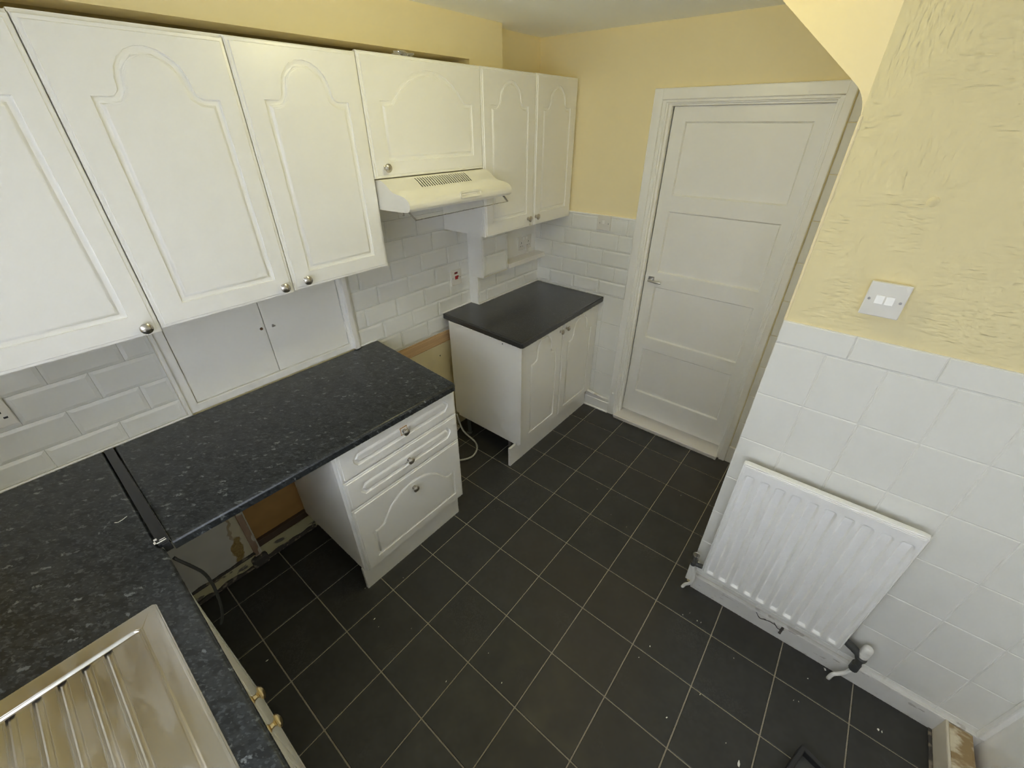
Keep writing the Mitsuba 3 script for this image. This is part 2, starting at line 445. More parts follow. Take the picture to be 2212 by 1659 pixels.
# wall below the splashback, seen in the gaps between the units
put('batten', bx(-1.40, -0.66, 0.686, 0.699, 0.700, 0.772, 0.003), 'm_wood', 'wall_left', label='bare timber batten under the tiles')
put('board', bx(-1.55, -0.66, 0.692, 0.700, 0.0, 0.700), 'm_creamboard', 'wall_left', label='cream board below the batten')
put('hole', lathe([(0, 0), (0.004, 0), (0.004, 0.002), (0, 0.002)], (0, -1, 0), (-0.955, 0.692, 0.62), 10), 'm_dark', 'wall_left')
put('board', bx(-3.0, -2.308, 0.643, 0.70, 0.088, 0.862), 'm_stained', 'wall_left', label='off-white board with a brown damp patch')
put('timber_post', bx(-2.309, -2.281, 0.634, 0.70, 0.06, 0.862, 0.003), 'm_oldwood', 'wall_left', label='worn timber post')
put('timber_edge', bx(-2.2825, -2.277, 0.630, 0.68, 0.075, 0.862, 0.002), 'm_skirt', 'wall_left')
put('board', bx(-2.281, -1.55, 0.662, 0.70, 0.135, 0.862), 'm_hardboard', 'wall_left', label='brown hardboard panel')
put('rail', bx(-2.281, -1.55, 0.640, 0.70, 0.098, 0.140, 0.003), 'm_darkwood', 'wall_left', label='dark timber rail')

def wavy_strip(x0, x1, y, z0, z1, amp, seed, depth=0.02):
    xs = np.arange(x0, x1 + 0.001, 0.012)
    top = z1 + amp * (meshkit.noise(np.column_stack([xs * 24, xs * 0, xs * 0 + seed])) - 0.5) * 2
    poly = Polygon([(x, z0) for x in xs] + list(zip(xs[::-1], top[::-1])))
    return moved(ext(poly, depth), frame((0, y, 0), (1, 0, 0), (0, 0, 1), (0, -1, 0)))
put('baseboard_left', cat(wavy_strip(-3.0, -2.31, 0.66, 0.0, 0.078, 0.003, 3), wavy_strip(-2.28, -1.5, 0.66, 0.0, 0.096, 0.003, 5)), 'm_dirtyskirt', kind='structure', label='flaking dirty cream skirting under the long worktop')
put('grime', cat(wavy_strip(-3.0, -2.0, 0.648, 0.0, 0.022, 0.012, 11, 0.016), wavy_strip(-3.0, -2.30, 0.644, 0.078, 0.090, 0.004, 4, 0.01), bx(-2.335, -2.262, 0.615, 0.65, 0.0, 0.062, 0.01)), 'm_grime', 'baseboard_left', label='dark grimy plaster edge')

# serving hatch in the left wall above the long worktop
h = thing('serving_hatch', 'white two-door serving hatch in the wall above the long worktop', 'hatch')
put('frame', cat(bx(-2.243, -1.54, 0.690, 0.72, 0.898, 0.931, 0.002), bx(-2.275, -2.240, 0.690, 0.72, 0.898, 1.60, 0.002), bx(-1.541, -1.520, 0.690, 0.72, 0.898, 1.60, 0.002)), 'm_carcass', h)
put('side_board', bx(-2.284, -2.272, 0.680, 0.72, 0.899, 1.6, 0.002), 'm_gloss', h)
put('side_board', cat(bx(-1.526, -1.500, 0.668, 0.715, 0.899, 1.6, 0.004), bx(-1.502, -1.490, 0.676, 0.715, 0.899, 1.6, 0.003)), 'm_gloss', h)
d0 = put('door', bx(-2.2375, -1.901, 0.698, 0.7135, 0.9335, 1.6, 0.0015), 'm_carcass', h)
d1 = put('door', bx(-1.8985, -1.5435, 0.698, 0.7135, 0.9335, 1.6, 0.0015), 'm_carcass', h)
put('gap_backing', bx(-2.245, -1.535, 0.7135, 0.7215, 0.92, 1.6), 'm_brown', h)
put('knob_hole', lathe([(0, 0), (0.0065, 0), (0.0065, 0.0012), (0, 0.0012)], (0, -1, 0), (-1.917, 0.698, 1.148), 14), 'm_brown', d0, label='brown screw hole')
put('catch', cat(lathe([(0, 0), (0.004, 0), (0.004, 0.012), (0, 0.012)], (0, -1, 0), (-1.868, 0.698, 1.149), 10), bx(-1.876, -1.862, 0.684, 0.690, 1.145, 1.151, 0.002)), 'm_steel_dark', d1)
for x, z in ((-2.2405, 1.03), (-1.5415, 1.03)):
    put('hinge', cat(*[lathe([(0, -0.010), (0.0035, -0.010), (0.0035, 0.010), (0, 0.010)], (0, 0, 1), (x, 0.696, z + dz), 10) for dz in (-0.022, 0.0, 0.022)]), 'm_gloss', h)

# far wall with the door
DY0, DY1, DZ = -0.910, -0.160, 1.992          # door opening
put('wall_far', cat(bx(0.004, 0.2, DY1, 0.9, 0, 2.6), bx(0.004, 0.2, DY0, DY1, DZ, 2.6), bx(0.004, 0.2, -2.3, DY0, 0, 2.6)), 'm_cream', kind='structure', label='cream end wall with white tiles below and the door')
put('grout', cat(bx(0.0015, 0.006, -0.098, 0.655, 0.905, 1.402), bx(0.0015, 0.006, -0.10, 0.66, 0.10, 0.905)), 'm_grout', 'wall_far')
WF = np.array(frame((0.004, 0, 0), (0, -1, 0), (0, 0, 1), (-1, 0, 0)))
brick_field('wall_far', WF, -0.652, 0.094, [(0.910, 1.002, -0.110), (1.002, 1.102, -0.005), (1.102, 1.202, -0.104), (1.202, 1.306, -0.005), (1.306, 1.402, -0.155)], 'm_metro')
put('trim_bead', bx(-0.008, 0.006, -0.098, 0.655, 1.402, 1.413, 0.003), 'm_gloss', 'wall_far')

SQ = {}
def square_tile(wall, y0, y1, z0, z1, x, m='m_painted_tile', gap=0.0022):
    """Painted flat tile on a wall that faces -x."""
    w, hh = y1 - y0 - gap, z1 - z0 - gap
    k = (round(w, 4), round(hh, 4))
    if k not in SQ:
        SQ[k] = shape(hull([(z, sx * (w / 2 - e), sy * (hh / 2 - e)) for sx in (-1, 1) for sy in (-1, 1) for e, z in ((0, 0.006), (0, 0.0015), (0.0025, 0.0))]), m)
    place('tile', SQ[k], T().translate([x, (y0 + y1) / 2, (z0 + z1) / 2]), wall)

for z0, z1 in ((0.115, 0.315), (0.315, 0.516), (0.516, 0.712), (0.712, 0.907)):
    for y0, y1 in ((-0.098, 0.055), (0.055, 0.205)):
        square_tile('wall_far', y0, y1, z0, z1, 0.0)
for k in range(10):
    square_tile('wall_far', -1.075, -0.964, 0.12 + 0.198 * k, min(0.318 + 0.198 * k, 2.06), 0.0)

# door frame, leaf, sill
put('trim_1', cat(
    bx(-0.022, 0.004, -0.146, -0.098, 0, 2.05, 0.004), bx(-0.022, 0.004, -0.962, -0.926, 0, 2.05, 0.004), bx(-0.0215, 0.004, -0.93, -0.144, 2.0, 2.05, 0.004),
    bx(-0.010, 0.004, -0.164, -0.144, 0, 2.0, 0.003), bx(-0.010, 0.004, -0.93, -0.910, 0, 2.0, 0.003), bx(-0.010, 0.004, -0.912, -0.162, 1.988, 2.002, 0.003),
    bx(0.0, 0.12, -0.172, -0.160, 0, 1.992, 0.002), bx(0.0, 0.12, -0.912, -0.902, 0, 1.992, 0.002), bx(0.0, 0.12, -0.91, -0.16, 1.983, 1.996, 0.002),
    bx(0.02, 0.044, -0.185, -0.170, 0.03, 1.986, 0.002), bx(0.02, 0.044, -0.909, -0.900, 0.03, 1.986, 0.002), bx(0.02, 0.044, -0.905, -0.172, 1.974, 1.985, 0.002)), 'm_gloss_brush', kind='structure', label='white door architrave and lining')
put('cupboard_catch', bx(-0.036, -0.022, -0.134, -0.118, 0.175, 0.198, 0.003), 'm_gloss', 'trim_1', label='small white block near the foot of the frame')
LX = 0.046
d = put('door_1', cat(bx(LX, LX + 0.036, -0.2605, -0.189, 0.055, 1.974, 0.002), bx(LX, LX + 0.036, -0.902, -0.838, 0.055, 1.974, 0.002),
    *[bx(LX, LX + 0.036, -0.840, -0.259, a, b, 0.0) for a, b in ((0.055, 0.240), (0.5855, 0.670), (1.0225, 1.1135), (1.4685, 1.552), (1.9065, 1.973))]), 'm_gloss_brush', kind='structure', label='white four-panel door in the end wall')
for a, b in ((0.240, 0.5855), (0.670, 1.0225), (1.1135, 1.4685), (1.552, 1.9065)):
    r = sbox(-0.840, a, -0.259, b)
    m = ring_surface([r, off(r, 0.007), off(r, 0.008)], [-0.001, -0.0105, -0.011])
    put('panel', moved(m, frame((LX, 0, 0), (0, 1, 0), (0, 0, 1), (-1, 0, 0))), 'm_gloss_brush', d)
put('backing', bx(LX + 0.036, LX + 0.05, -0.91, -0.165, 0.03, 1.985), 'm_gloss', d)
put('hall_backing', bx(0.155, 0.2, -0.98, -0.09, -0.05, 2.05), 'm_brown', 'wall_far')
put('door_handle', cat(bx(LX - 0.006, LX, -0.250, -0.214, 1.045, 1.083, 0.002), lathe([(0, 0), (0.009, 0), (0.008, 0.03), (0, 0.03)], (-1, 0, 0), (LX, -0.232, 1.062)),
    tube([(LX - 0.030, -0.224, 1.062), (LX - 0.036, -0.245, 1.062), (LX - 0.035, -0.275, 1.060), (LX - 0.030, -0.305, 1.060)], 0.0075, 12, 6)), 'm_chrome', d, smooth=40, label='chrome lever handle on a square rose')
put('trim_2', cat(bx(-0.046, 0.10, -0.915, -0.163, -0.002, 0.030, 0.004), bx(-0.052, -0.030, -0.918, -0.160, 0.014, 0.032, 0.005)), 'm_sill', kind='structure', label='white painted threshold at the door')
put('baseboard_far', cat(bx(-0.022, 0.004, -0.099, 0.11, 0, 0.085, 0.004), bx(-0.030, 0.004, -0.100, 0.11, 0, 0.012, 0.003), bx(-0.016, 0.004, -0.099, 0.11, 0.083, 0.115, 0.005)), 'm_gloss_brush', kind='structure', label='short white skirting left of the door')
put('baseboard_far', cat(bx(-0.014, 0.004, -1.07, -0.963, 0, 0.12, 0.003)), 'm_gloss_brush', kind='structure', label='short white skirting right of the door')
t = thing('pipe_stub', 'short white capped pipe low on the wall left of the door', 'pipe')
put('pipe', tube([(-0.030, 0.10, 0.136), (-0.030, 0.02, 0.131)], 0.012, 14), 'm_gloss', t, smooth=40)
put('cap', tube([(-0.030, 0.022, 0.131), (-0.030, -0.004, 0.129)], 0.009, 12), 'm_plastic', t, smooth=40)
put('wire', tube([(-0.030, -0.004, 0.129), (-0.020, -0.04, 0.112), (-0.012, -0.075, 0.115), (-0.012, -0.098, 0.118)], 0.004, 8, 6), 'm_gloss', t, smooth=True)

# stair wall (with the radiator), stair bulkhead above it
XS = -1.030
th = 0.035
cor = [(-2.4, -0.05), (-1.0745, -0.05), (-1.0745, 1.905), (-1.0745, 1.94), (-2.4, 1.94)]
put('wall_stair', cat(moved(ext(Polygon(cor), 1.1), frame((XS + 0.006, 0, 0), (0, 1, 0), (0, 0, 1), (1, 0, 0))), bx(XS + 0.006, 0.1, -2.4, -1.0745, 1.93, 2.6)), 'm_paper', kind='structure', label='cream papered wall with the radiator, white tiles on its lower part')
A = math.radians(30)
pu = np.array([math.sin(A), math.cos(A), 0.0])
cs = [(0.0, 1.905)]
for tt in np.linspace(0, 1, 8):
    q = (1 - tt) ** 2 * np.array([0.0, 1.905]) + 2 * tt * (1 - tt) * np.array([0.002, 1.955]) + tt * tt * np.array([0.048, 1.985])
    cs.append(tuple(q))
cs += [(0.159, 2.064), (0.331, 2.186), (0.62, 2.40), (0.0, 2.40)]
put('bulkhead', moved(ext(Polygon(cs), 0.30), frame((XS + 0.006, -1.0745, 0), pu, (0, 0, 1), (pu[1], -pu[0], 0))), 'm_cream_smooth', 'wall_stair', label='smooth cream stair bulkhead with sloping edge')
put('edge_bead', bx(XS + 0.003, XS + 0.02, -1.080, -1.0725, 1.375, 1.915, 0.003), 'm_cream_smooth', 'wall_stair')
put('grout', bx(XS + 0.002, XS + 0.007, -2.085, -1.074, 0.09, 1.376), 'm_grout_paint', 'wall_stair')
ys = [-1.0728, -1.213, -1.362, -1.510, -1.658, -1.809, -1.958, -2.085]
zs = [0.09, 0.117, 0.315, 0.511, 0.710, 0.908, 1.106, 1.298]
for a, b in zip(ys[1:], ys[:-1]):
    for z0, z1 in zip(zs[:-1], zs[1:]):
        square_tile('wall_stair', a, b, z0, z1, XS)
yb = [-1.0728, -1.264, -1.4645, -1.665, -1.865, -2.085]
for a, b in zip(yb[1:], yb[:-1]):
    square_tile('wall_stair', a, b, 1.301, 1.376, XS - 0.002)
put('bump', lathe([(0, 0.004), (0.008, 0.003), (0.012, 0)], (-1, 0, 0), (XS + 0.006, -1.281, 1.738), 14), 'm_paper', 'wall_stair', smooth=True)
put('baseboard_stair', cat(bx(XS - 0.016, XS + 0.004, -2.085, -1.098, 0, 0.088, 0.002), bx(XS - 0.016, XS + 0.004, -2.085, -1.70, 0.084, 0.096, 0.004)), 'm_skirt', kind='structure', label='white skirting below the radiator')
put('crack', cat(*[tube([(XS - 0.0165, a, 0.075 + 0.01 * math.sin(a * 91)), (XS - 0.0172, a - 0.02, 0.066 + 0.01 * math.sin(a * 57)), (XS - 0.0165, a - 0.04, 0.074)], 0.0016, 6, 4) for a in (-1.37, -1.405, -1.44)], bx(XS - 0.018, XS, -1.478, -1.468, 0.035, 0.085, 0.002)), 'm_grime', 'baseboard_stair', label='cracked filler')
put('end_block', bx(XS - 0.022, XS + 0.02, -1.100, -1.066, 0.045, 0.172, 0.004), 'm_gloss', 'baseboard_stair')
put('wall_right', bx(XW0 - 0.15, 0.1, YR - 0.15, YR, -0.05, 2.6), 'm_gloss', kind='structure', label='white boarded wall at the right corner')
t = put('baseboard_right', bx(-1.35, XS - 0.018, -2.060, -1.992, 0, 0.10, 0.012), 'm_chipped', kind='structure', label='chipped bare skirting end in the right corner')
put('paint_edge', bx(-1.35, XS - 0.014, -1.996, -1.986, 0, 0.098, 0.005), 'm_oldskirt', t)
put('trim_3', bx(XS - 0.020, XS + 0.001, YR - 0.001, YR + 0.020, 0.098, 2.30, 0.005), 'm_gloss', kind='structure', label='white bead up the right corner of the radiator wall')
put('grime_line', bx(-1.35, XS - 0.016, -1.986, -1.975, 0, 0.008, 0.003), 'm_grime', t)

# window wall behind the camera: an open window over the sink
WY0, WY1, WZ0, WZ1 = -1.95, -0.25, 1.04, 2.14
put('wall_window', cat(bx(XW0 - 0.15, XW0, YR - 0.15, WY0, 0, 2.6), bx(XW0 - 0.15, XW0, WY1, 1.1, 0, 2.6), bx(XW0 - 0.15, XW0, WY0, WY1, 0, WZ0), bx(XW0 - 0.15, XW0, WY0, WY1, WZ1, 2.6)), 'm_cream', kind='structure', label='cream window wall behind the sink')
put('window_1', cat(bx(XW0 - 0.10, XW0 - 0.04, WY0, WY1, WZ0, WZ0 + 0.04), bx(XW0 - 0.10, XW0 - 0.04, WY0, WY1, WZ1 - 0.04, WZ1), bx(XW0 - 0.10, XW0 - 0.04, WY0, WY0 + 0.04, WZ0, WZ1),
    bx(XW0 - 0.10, XW0 - 0.04, WY1 - 0.04, WY1, WZ0, WZ1), bx(XW0 - 0.10, XW0 - 0.04, -1.12, -1.08, WZ0, WZ1)), 'm_gloss', kind='structure', label='white window over the sink')


# ------------------------------------------------------------------ worktops
WT = 0.896
def worktop_mesh(poly, t=0.034, r=0.012, front=None):
    """Slab from a plan polygon with a rounded upper edge."""
    offs = [(0.0, WT - r), (r * 0.134, WT - r * 0.5), (r * 0.5, WT - r * 0.134), (r, WT)]
    polys = [off(poly, o) if o else poly for o, _ in offs]
    top = ring_surface(polys, [z for _, z in offs])
    body = moved(ext(poly, t - r), frame((0, 0, WT - t), (1, 0, 0), (0, 1, 0)))
    return cat(top, body)

YF = 0.042
c0 = [(-1.423, 0.052), (-1.4285, 0.040), (-1.437, 0.033)]
put('worktop', worktop_mesh(Polygon([(-2.528, 0.050), (-1.437, 0.033)] + c0[::-1][1:] + [(-1.381, 0.690), (-2.528, 0.690)])), 'm_worktop', smooth=40,
    label='long black flecked laminate worktop over the drawer unit', category='worktop')
put('worktop', worktop_mesh(Polygon([(-3.148, -1.20), (-2.558, -1.20), (-2.553, -0.40), (-2.549, 0.045), (-2.5565, 0.060), (-2.5565, 0.690), (-3.148, 0.690)], [[(-3.045, -1.085), (-2.637, -1.085), (-2.637, -0.155), (-3.045, -0.155)]])), 'm_worktop', smooth=40,
    label='black flecked laminate worktop carrying the steel sink', category='worktop')
put('jointing_strip', cat(bx(-2.5555, -2.529, 0.060, 0.690, WT - 0.012, WT + 0.0012, 0.001), bx(-2.549, -2.531, 0.053, 0.060, WT - 0.03, WT, 0.001)), 'm_strip', label='black jointing strip between the sink worktop and the long worktop', category='strip')
put('sealant_crumb', cat(bx(-2.5575, -2.534, 0.0665, 0.0695, WT + 0.001, WT + 0.004, 0.001), bx(-2.5600, -2.552, 0.083, 0.090, WT + 0.0002, WT + 0.004, 0.001), bx(-2.549, -2.535, 0.0755, 0.0775, WT + 0.001, WT + 0.003, 0.001), bx(-2.563, -2.5575, 0.070, 0.080, WT + 0.0002, WT + 0.003, 0.001)), 'm_silicone', smooth=True,
    label='white sealant crumb at the front end of the jointing strip', category='sealant')
put('worktop', worktop_mesh(Polygon([(-0.918, 0.056), (-0.910, 0.047), (-0.90, 0.046), (-0.003, 0.058), (-0.003, 0.619), (-0.642, 0.619), (-0.648, 0.690), (-0.898, 0.690)]), r=0.008), 'm_worktop_plain', smooth=40,
    label='short black laminate worktop in the far corner by the door', category='worktop')
put('thread', tube([(-2.613, 0.252, WT + 0.0015), (-2.606, 0.245, WT + 0.003), (-2.595, 0.245, WT + 0.004), (-2.583, 0.254, WT + 0.0015)], 0.0011, 6, 6), 'm_silicone', smooth=True, label='white curled thread lying on the sink worktop', category='thread')

# ------------------------------------------------------------------ wall cabinets
CY, CT = 0.370, 0.018
CZ0, CZ1 = 1.383, 2.112

def front(parent, name, x0, x1, z0, z1, contour, y=CY, m='m_foil'):
    ct = shapely.affinity.translate(contour, -x0, -z0)
    return put(name, moved(routed_front(x1 - x0, z1 - z0, ct), FACE_Y(x0, y, z0)), m, parent, smooth=28)

def carcass(parent, x0, x1, y0, y1, z0, z1, t=0.016):
    return put('body', cat(bx(x0, x0 + t, y0, y1, z0, z1), bx(x1 - t, x1, y0, y1, z0, z1), bx(x0 + t, x1 - t, y0, y1, z0, z0 + t), bx(x0 + t, x1 - t, y0, y1, z1 - t, z1), bx(x0 + t, x1 - t, y1 - 0.01, y1, z0 + t, z1 - t)), 'm_carcass', parent)

g2 = 0.0015
c = thing('wall_cabinet', 'white wall cabinet cut off by the left edge of the photo', 'cabinet')
carcass(c, -2.72, -2.283, CY + CT + 0.001, 0.69, CZ0 - 0.012, CZ1 - 0.008)
dd = front(c, 'door', -2.70, -2.282 - g2, CZ0 - 0.020, CZ1 - 0.014, arch_panel(-2.64, -2.342, 1.428, 1.952, 0.105))
knob(dd, (-2.319, CY, 1.391))
c = thing('wall_cabinet', 'white double wall cabinet over the serving hatch', 'cabinet')
carcass(c, -2.281, -1.452, CY + CT + 0.001, 0.69, CZ0, CZ1 - 0.004)
dd = front(c, 'door', -2.282 + g2, -1.867 - g2, CZ0 - 0.012, CZ1 - 0.012, arch_panel(-2.208, -1.924, 1.432, 1.955, 0.108))
knob(dd, (-1.905, CY, 1.402))
dd = front(c, 'door', -1.867 + g2, -1.451 - g2, CZ0 - 0.007, CZ1 - 0.006, arch_panel(-1.799, -1.512, 1.434, 1.960, 0.108))
knob(dd, (-1.819, CY, 1.408))
c = thing('wall_cabinet', 'short white wall cabinet above the cooker hood', 'cabinet')
carcass(c, -1.449, -0.829, CY + CT + 0.001, 0.69, 1.717, CZ1 - 0.002)
dd = front(c, 'flap_door', -1.451 + g2, -0.827 - g2, 1.713, CZ1, arch_panel(-1.381, -0.892, 1.770, 1.970, 0.105, 0.036))
knob(dd, (-1.397, CY, 1.750))
c = thing('wall_cabinet', 'tall white double wall cabinet in the corner by the door wall', 'cabinet')
carcass(c, -0.826, -0.008, CY + CT + 0.001, 0.575, 1.388, CZ1)
put('side_panel', bx(-0.828, -0.826, CY + CT, 0.69, 1.386, CZ1), 'm_carcass', c)
dd = front(c, 'door', -0.827 + g2, -0.408 - g2, CZ0, CZ1 + 0.001, arch_panel(-0.768, -0.475, 1.455, 1.972, 0.103))
knob(dd, (-0.462, CY, 1.428))
dd = front(c, 'door', -0.408 + g2, -0.008, CZ0, CZ1 + 0.003, arch_panel(-0.348, -0.075, 1.450, 1.972, 0.103))
knob(dd, (-0.386, CY, 1.430))
put('filler_strip', bx(-0.008, 0.002, CY + 0.02, 0.57, 1.39, CZ1), 'm_brown', c)

# crumpled foil left on top of the short cabinet
v = trimesh.creation.icosphere(3, 0.03)
v.vertices += (meshkit.noise(v.vertices * 90, 3) - 0.5)[:, None] * v.vertices / 0.03 * 0.035
put('foil_scrap', moved(v, frame((-1.19, 0.44, CZ1 + 0.008), (1.3, 0, 0), (0, 0.9, 0), (0, 0, 0.5))), 'm_chrome', label='crumpled foil scrap on top of the short cabinet', category='foil')

# ------------------------------------------------------------------ cooker hood
hk = thing('cooker_hood', 'cream white curved cooker hood under the short cabinet', 'cooker hood')
prof = [(0.388, 1.709), (0.352, 1.710), (0.338, 1.706), (0.322, 1.698), (0.300, 1.683), (0.282, 1.673), (0.262, 1.668), (0.237, 1.665), (0.216, 1.660), (0.201, 1.654), (0.191, 1.645), (0.186, 1.634), (0.187, 1.622), (0.194, 1.613), (0.204, 1.608), (0.264, 1.604), (0.69, 1.592), (0.69, 1.709)]
# tops: subdivide the profile smoothly for the curved shell
pp = np.array(prof[:16])
s = np.linspace(0, 1, 60)
cum = np.r_[0, np.cumsum(np.linalg.norm(np.diff(pp, axis=0), axis=1))]; cum /= cum[-1]
from scipy.interpolate import PchipInterpolator
pp = np.column_stack([PchipInterpolator(cum, pp[:, k])(s) for k in (0, 1)])
poly = Polygon(list(map(tuple, pp)) + prof[16:])
HX0, HX1 = -1.445, -0.836
put('body', moved(ext(poly, HX1 - HX0), frame((HX0, 0, 0), (0, 1, 0), (0, 0, 1), (1, 0, 0))), 'm_hood', hk, smooth=35)
gm = []
top = lambda y: np.interp(y, pp[:20, 0][::-1], pp[:20, 1][::-1])
def on_top(x, y, zoff=0.0008):
    return (x, y, float(np.interp(y, np.array(prof[:13])[::-1, 0], np.array(prof[:13])[::-1, 1])) + zoff)
for k in range(22):
    x = -1.285 + 0.0136 * k
    put('slot', cat(*[hull([on_top(x + 0.0022 * sx, yy, zz) for sx in (-1, 1) for yy in (a, b) for zz in (0.0006, -0.003)]) for a, b in ((0.339, 0.331), (0.331, 0.322), (0.322, 0.311), (0.311, 0.300), (0.300, 0.291))]), 'm_dark', hk)
CPF = frame((-1.112, 0.1893, 1.643), (1, 0, 0), (0, 0.26, 0.966), (0, -0.966, 0.26))
cp = put('control_panel', moved(ext(sbox(-0.056, -0.005, 0.056, 0.005).buffer(0.0085).difference(sbox(-0.054, -0.002, 0.054, 0.002).buffer(0.0045)), 0.006), CPF), 'm_hood', hk, smooth=30)
put('recess', moved(ext(sbox(-0.054, -0.002, 0.054, 0.002).buffer(0.0045), 0.0012), CPF), 'm_hood', cp)
for a, b in ((-0.052, -0.030), (-0.029, 0.032), (0.036, 0.052)):
    put('slider', moved(bx(a, b, -0.0045, 0.0045, 0.001, 0.004 if b - a < 0.03 else 0.0025, 0.0012), CPF), 'm_plastic', cp)
vz = put('visor', hull([(x, y, z) for x in (-1.432, -0.848) for y, z in ((0.203, 1.604), (0.206, 1.604), (0.172, 1.585), (0.175, 1.584))]), 'm_glass', hk, label='clear glass visor')
put('visor_rod', cat(tube([(-1.434, 0.212, 1.608), (-1.434, 0.172, 1.583)], 0.0035, 8), tube([(-0.846, 0.242, 1.612), (-0.846, 0.205, 1.580)], 0.0045, 8), tube([(-1.434, 0.172, 1.583), (-0.846, 0.205, 1.580)], 0.0016, 8)), 'm_steel_dark', hk, smooth=True)
put('rear_tab', bx(-1.432, -1.426, 0.250, 0.256, 1.588, 1.606, 0.002), 'm_steel_dark', hk)

# ------------------------------------------------------------------ drawer unit
u = thing('drawer_unit', 'white three-drawer base unit under the long worktop', 'drawer unit')
carcass(u, -2.030, -1.420, 0.092, 0.630, 0.140, 0.860)
put('back_panel', bx(-2.014, -1.436, 0.60, 0.62, 0.16, 0.84), 'm_carcass', u)
DF = 0.070
for z0, z1, cz, kz in ((0.7015, 0.8535, None, 0.781), (0.5415, 0.6965, None, 0.617), (0.1375, 0.5365, 'a', 0.441)):
    ct = slot_panel(-1.960, -1.455, z0 + 0.043, z1 - 0.043) if cz is None else arch_panel(-1.957, -1.457, 0.190, 0.362, 0.130, 0.036)
    dd = front(u, 'drawer', -2.020, -1.4055, z0, z1, ct, DF)
    if kz > 0.7:
        put('rosette', cat(bx(-1.729, -1.693, DF - 0.001, DF + 0.003, 0.762, 0.799, 0.0005)), 'm_wood', dd, label='torn square of bare board behind the knob')
        put('filler', bx(-1.7265, -1.6955, DF - 0.0016, DF + 0.003, 0.7655, 0.7965, 0.0005), 'm_chip', dd)
    knob(dd, (-1.712, DF - 0.001, kz))
put('plinth', bx(-2.036, -1.430, 0.096, 0.112, 0, 0.145, 0.001), 'm_foil', u)

# ------------------------------------------------------------------ far base unit
u = thing('base_cabinet', 'white two-door base cabinet in the far corner by the door', 'cabinet')
carcass(u, -0.900, -0.036, 0.100, 0.615, 0.150, 0.8605)
put('side_panel', bx(-0.903, -0.899, 0.062, 0.640, 0.168, 0.8605, 0.001), 'm_carcass', u, label='white end panel facing the cooker gap')
put('screw_cap', lathe([(0, 0), (0.003, 0), (0.003, 0.0012), (0, 0.0012)], (-1, 0, 0), (-0.903, 0.20, 0.84), 10), 'm_dark', u)
DF = 0.078
dd = front(u, 'door', -0.893, -0.4605, 0.143, 0.862, arch_panel(-0.797, -0.520, 0.190, 0.706, 0.130), DF)
knob(dd, (-0.492, DF, 0.805))
dd = front(u, 'door', -0.4575, -0.036, 0.141, 0.860, arch_panel(-0.395, -0.098, 0.187, 0.704, 0.130), DF)
knob(dd, (-0.424, DF, 0.806))
put('end_strip', bx(-0.036, -0.004, 0.085, 0.61, 0.13, 0.8605), 'm_foil', u)
put('plinth', bx(-0.955, -0.030, 0.104, 0.120, 0, 0.146, 0.001), 'm_foil', u)
put('leg', lathe([(0, 0), (0.022, 0), (0.022, 0.01), (0.013, 0.015), (0.013, 0.14), (0, 0.14)], (0, 0, 1), (-0.87, 0.16, 0), 16), 'm_rubber', u, smooth=30)
put('leg', lathe([(0, 0), (0.022, 0), (0.022, 0.01), (0.013, 0.015), (0.013, 0.14), (0, 0.14)], (0, 0, 1), (-0.87, 0.55, 0), 16), 'm_rubber', u, smooth=30)
put('base_rail', bx(-0.90, -0.04, 0.145, 0.165, 0.10, 0.150, 0.003), 'm_grime', u)
put('cable', tube([(-0.925, 0.615, 0.17), (-0.925, 0.56, 0.05), (-0.93, 0.44, 0.010), (-0.985, 0.375, 0.010), (-1.06, 0.355, 0.010), (-1.14, 0.40, 0.012), (-1.20, 0.50, 0.012)], 0.0065, 10, 8), 'm_greycable', smooth=True, label='grey cable looped on the floor beside the far base cabinet', category='cable')
v = trimesh.creation.icosphere(3, 1.0)
v.vertices *= (1 + 0.5 * (meshkit.fbm(v.vertices * 2.5, 3, 4) - 0.5))[:, None]
put('plaster_rubble', moved(v, frame((-0.95, 0.655, 0.022), (0.07, 0, 0), (0, 0.035, 0), (0, 0, 0.045))), 'm_chipped', smooth=True, label='lump of loose plaster on the floor at the wall behind the cooker gap', category='rubble')

# ------------------------------------------------------------------ sink unit and sink
u = thing('sink_unit', 'white base unit under the sink worktop', 'cabinet')
put('body', cat(bx(-3.10, -2.580, -1.19, -1.174, 0.14, 0.86), bx(-3.10, -2.580, 0.584, 0.60, 0.14, 0.86), bx(-3.10, -2.580, -1.174, 0.584, 0.14, 0.156), bx(-3.10, -3.09, -1.174, 0.584, 0.156, 0.86)), 'm_carcass', u)
put('plinth', bx(-2.66, -2.645, -1.19, 0.60, 0, 0.14), 'm_foil', u)
put('corner_panel', hull([(x + dx, y, z) for x, y in ((-2.577, 0.52), (-2.556, -0.006)) for dx in (0, -0.016) for z in (0.14, 0.860)]), 'm_foil', u)
SX = -2.557
for y0, y1, ky in ((-0.490, -0.012, -0.452), (-0.975, -0.495, -0.536)):
    w = y1 - y0
    ct = arch_panel(0.07, w - 0.07, 0.06, 0.56, 0.11)
    dd = put('door', moved(routed_front(w, 0.715, ct), frame((SX, y0, 0.143), (0, 1, 0), (0, 0, 1), (1, 0, 0))), 'm_foil', u, smooth=28)
    knob(dd, (SX, ky, 0.780), (1, 0, 0), 'm_brass')

sk = thing('sink', 'stainless steel inset sink with ribbed drainer', 'sink')
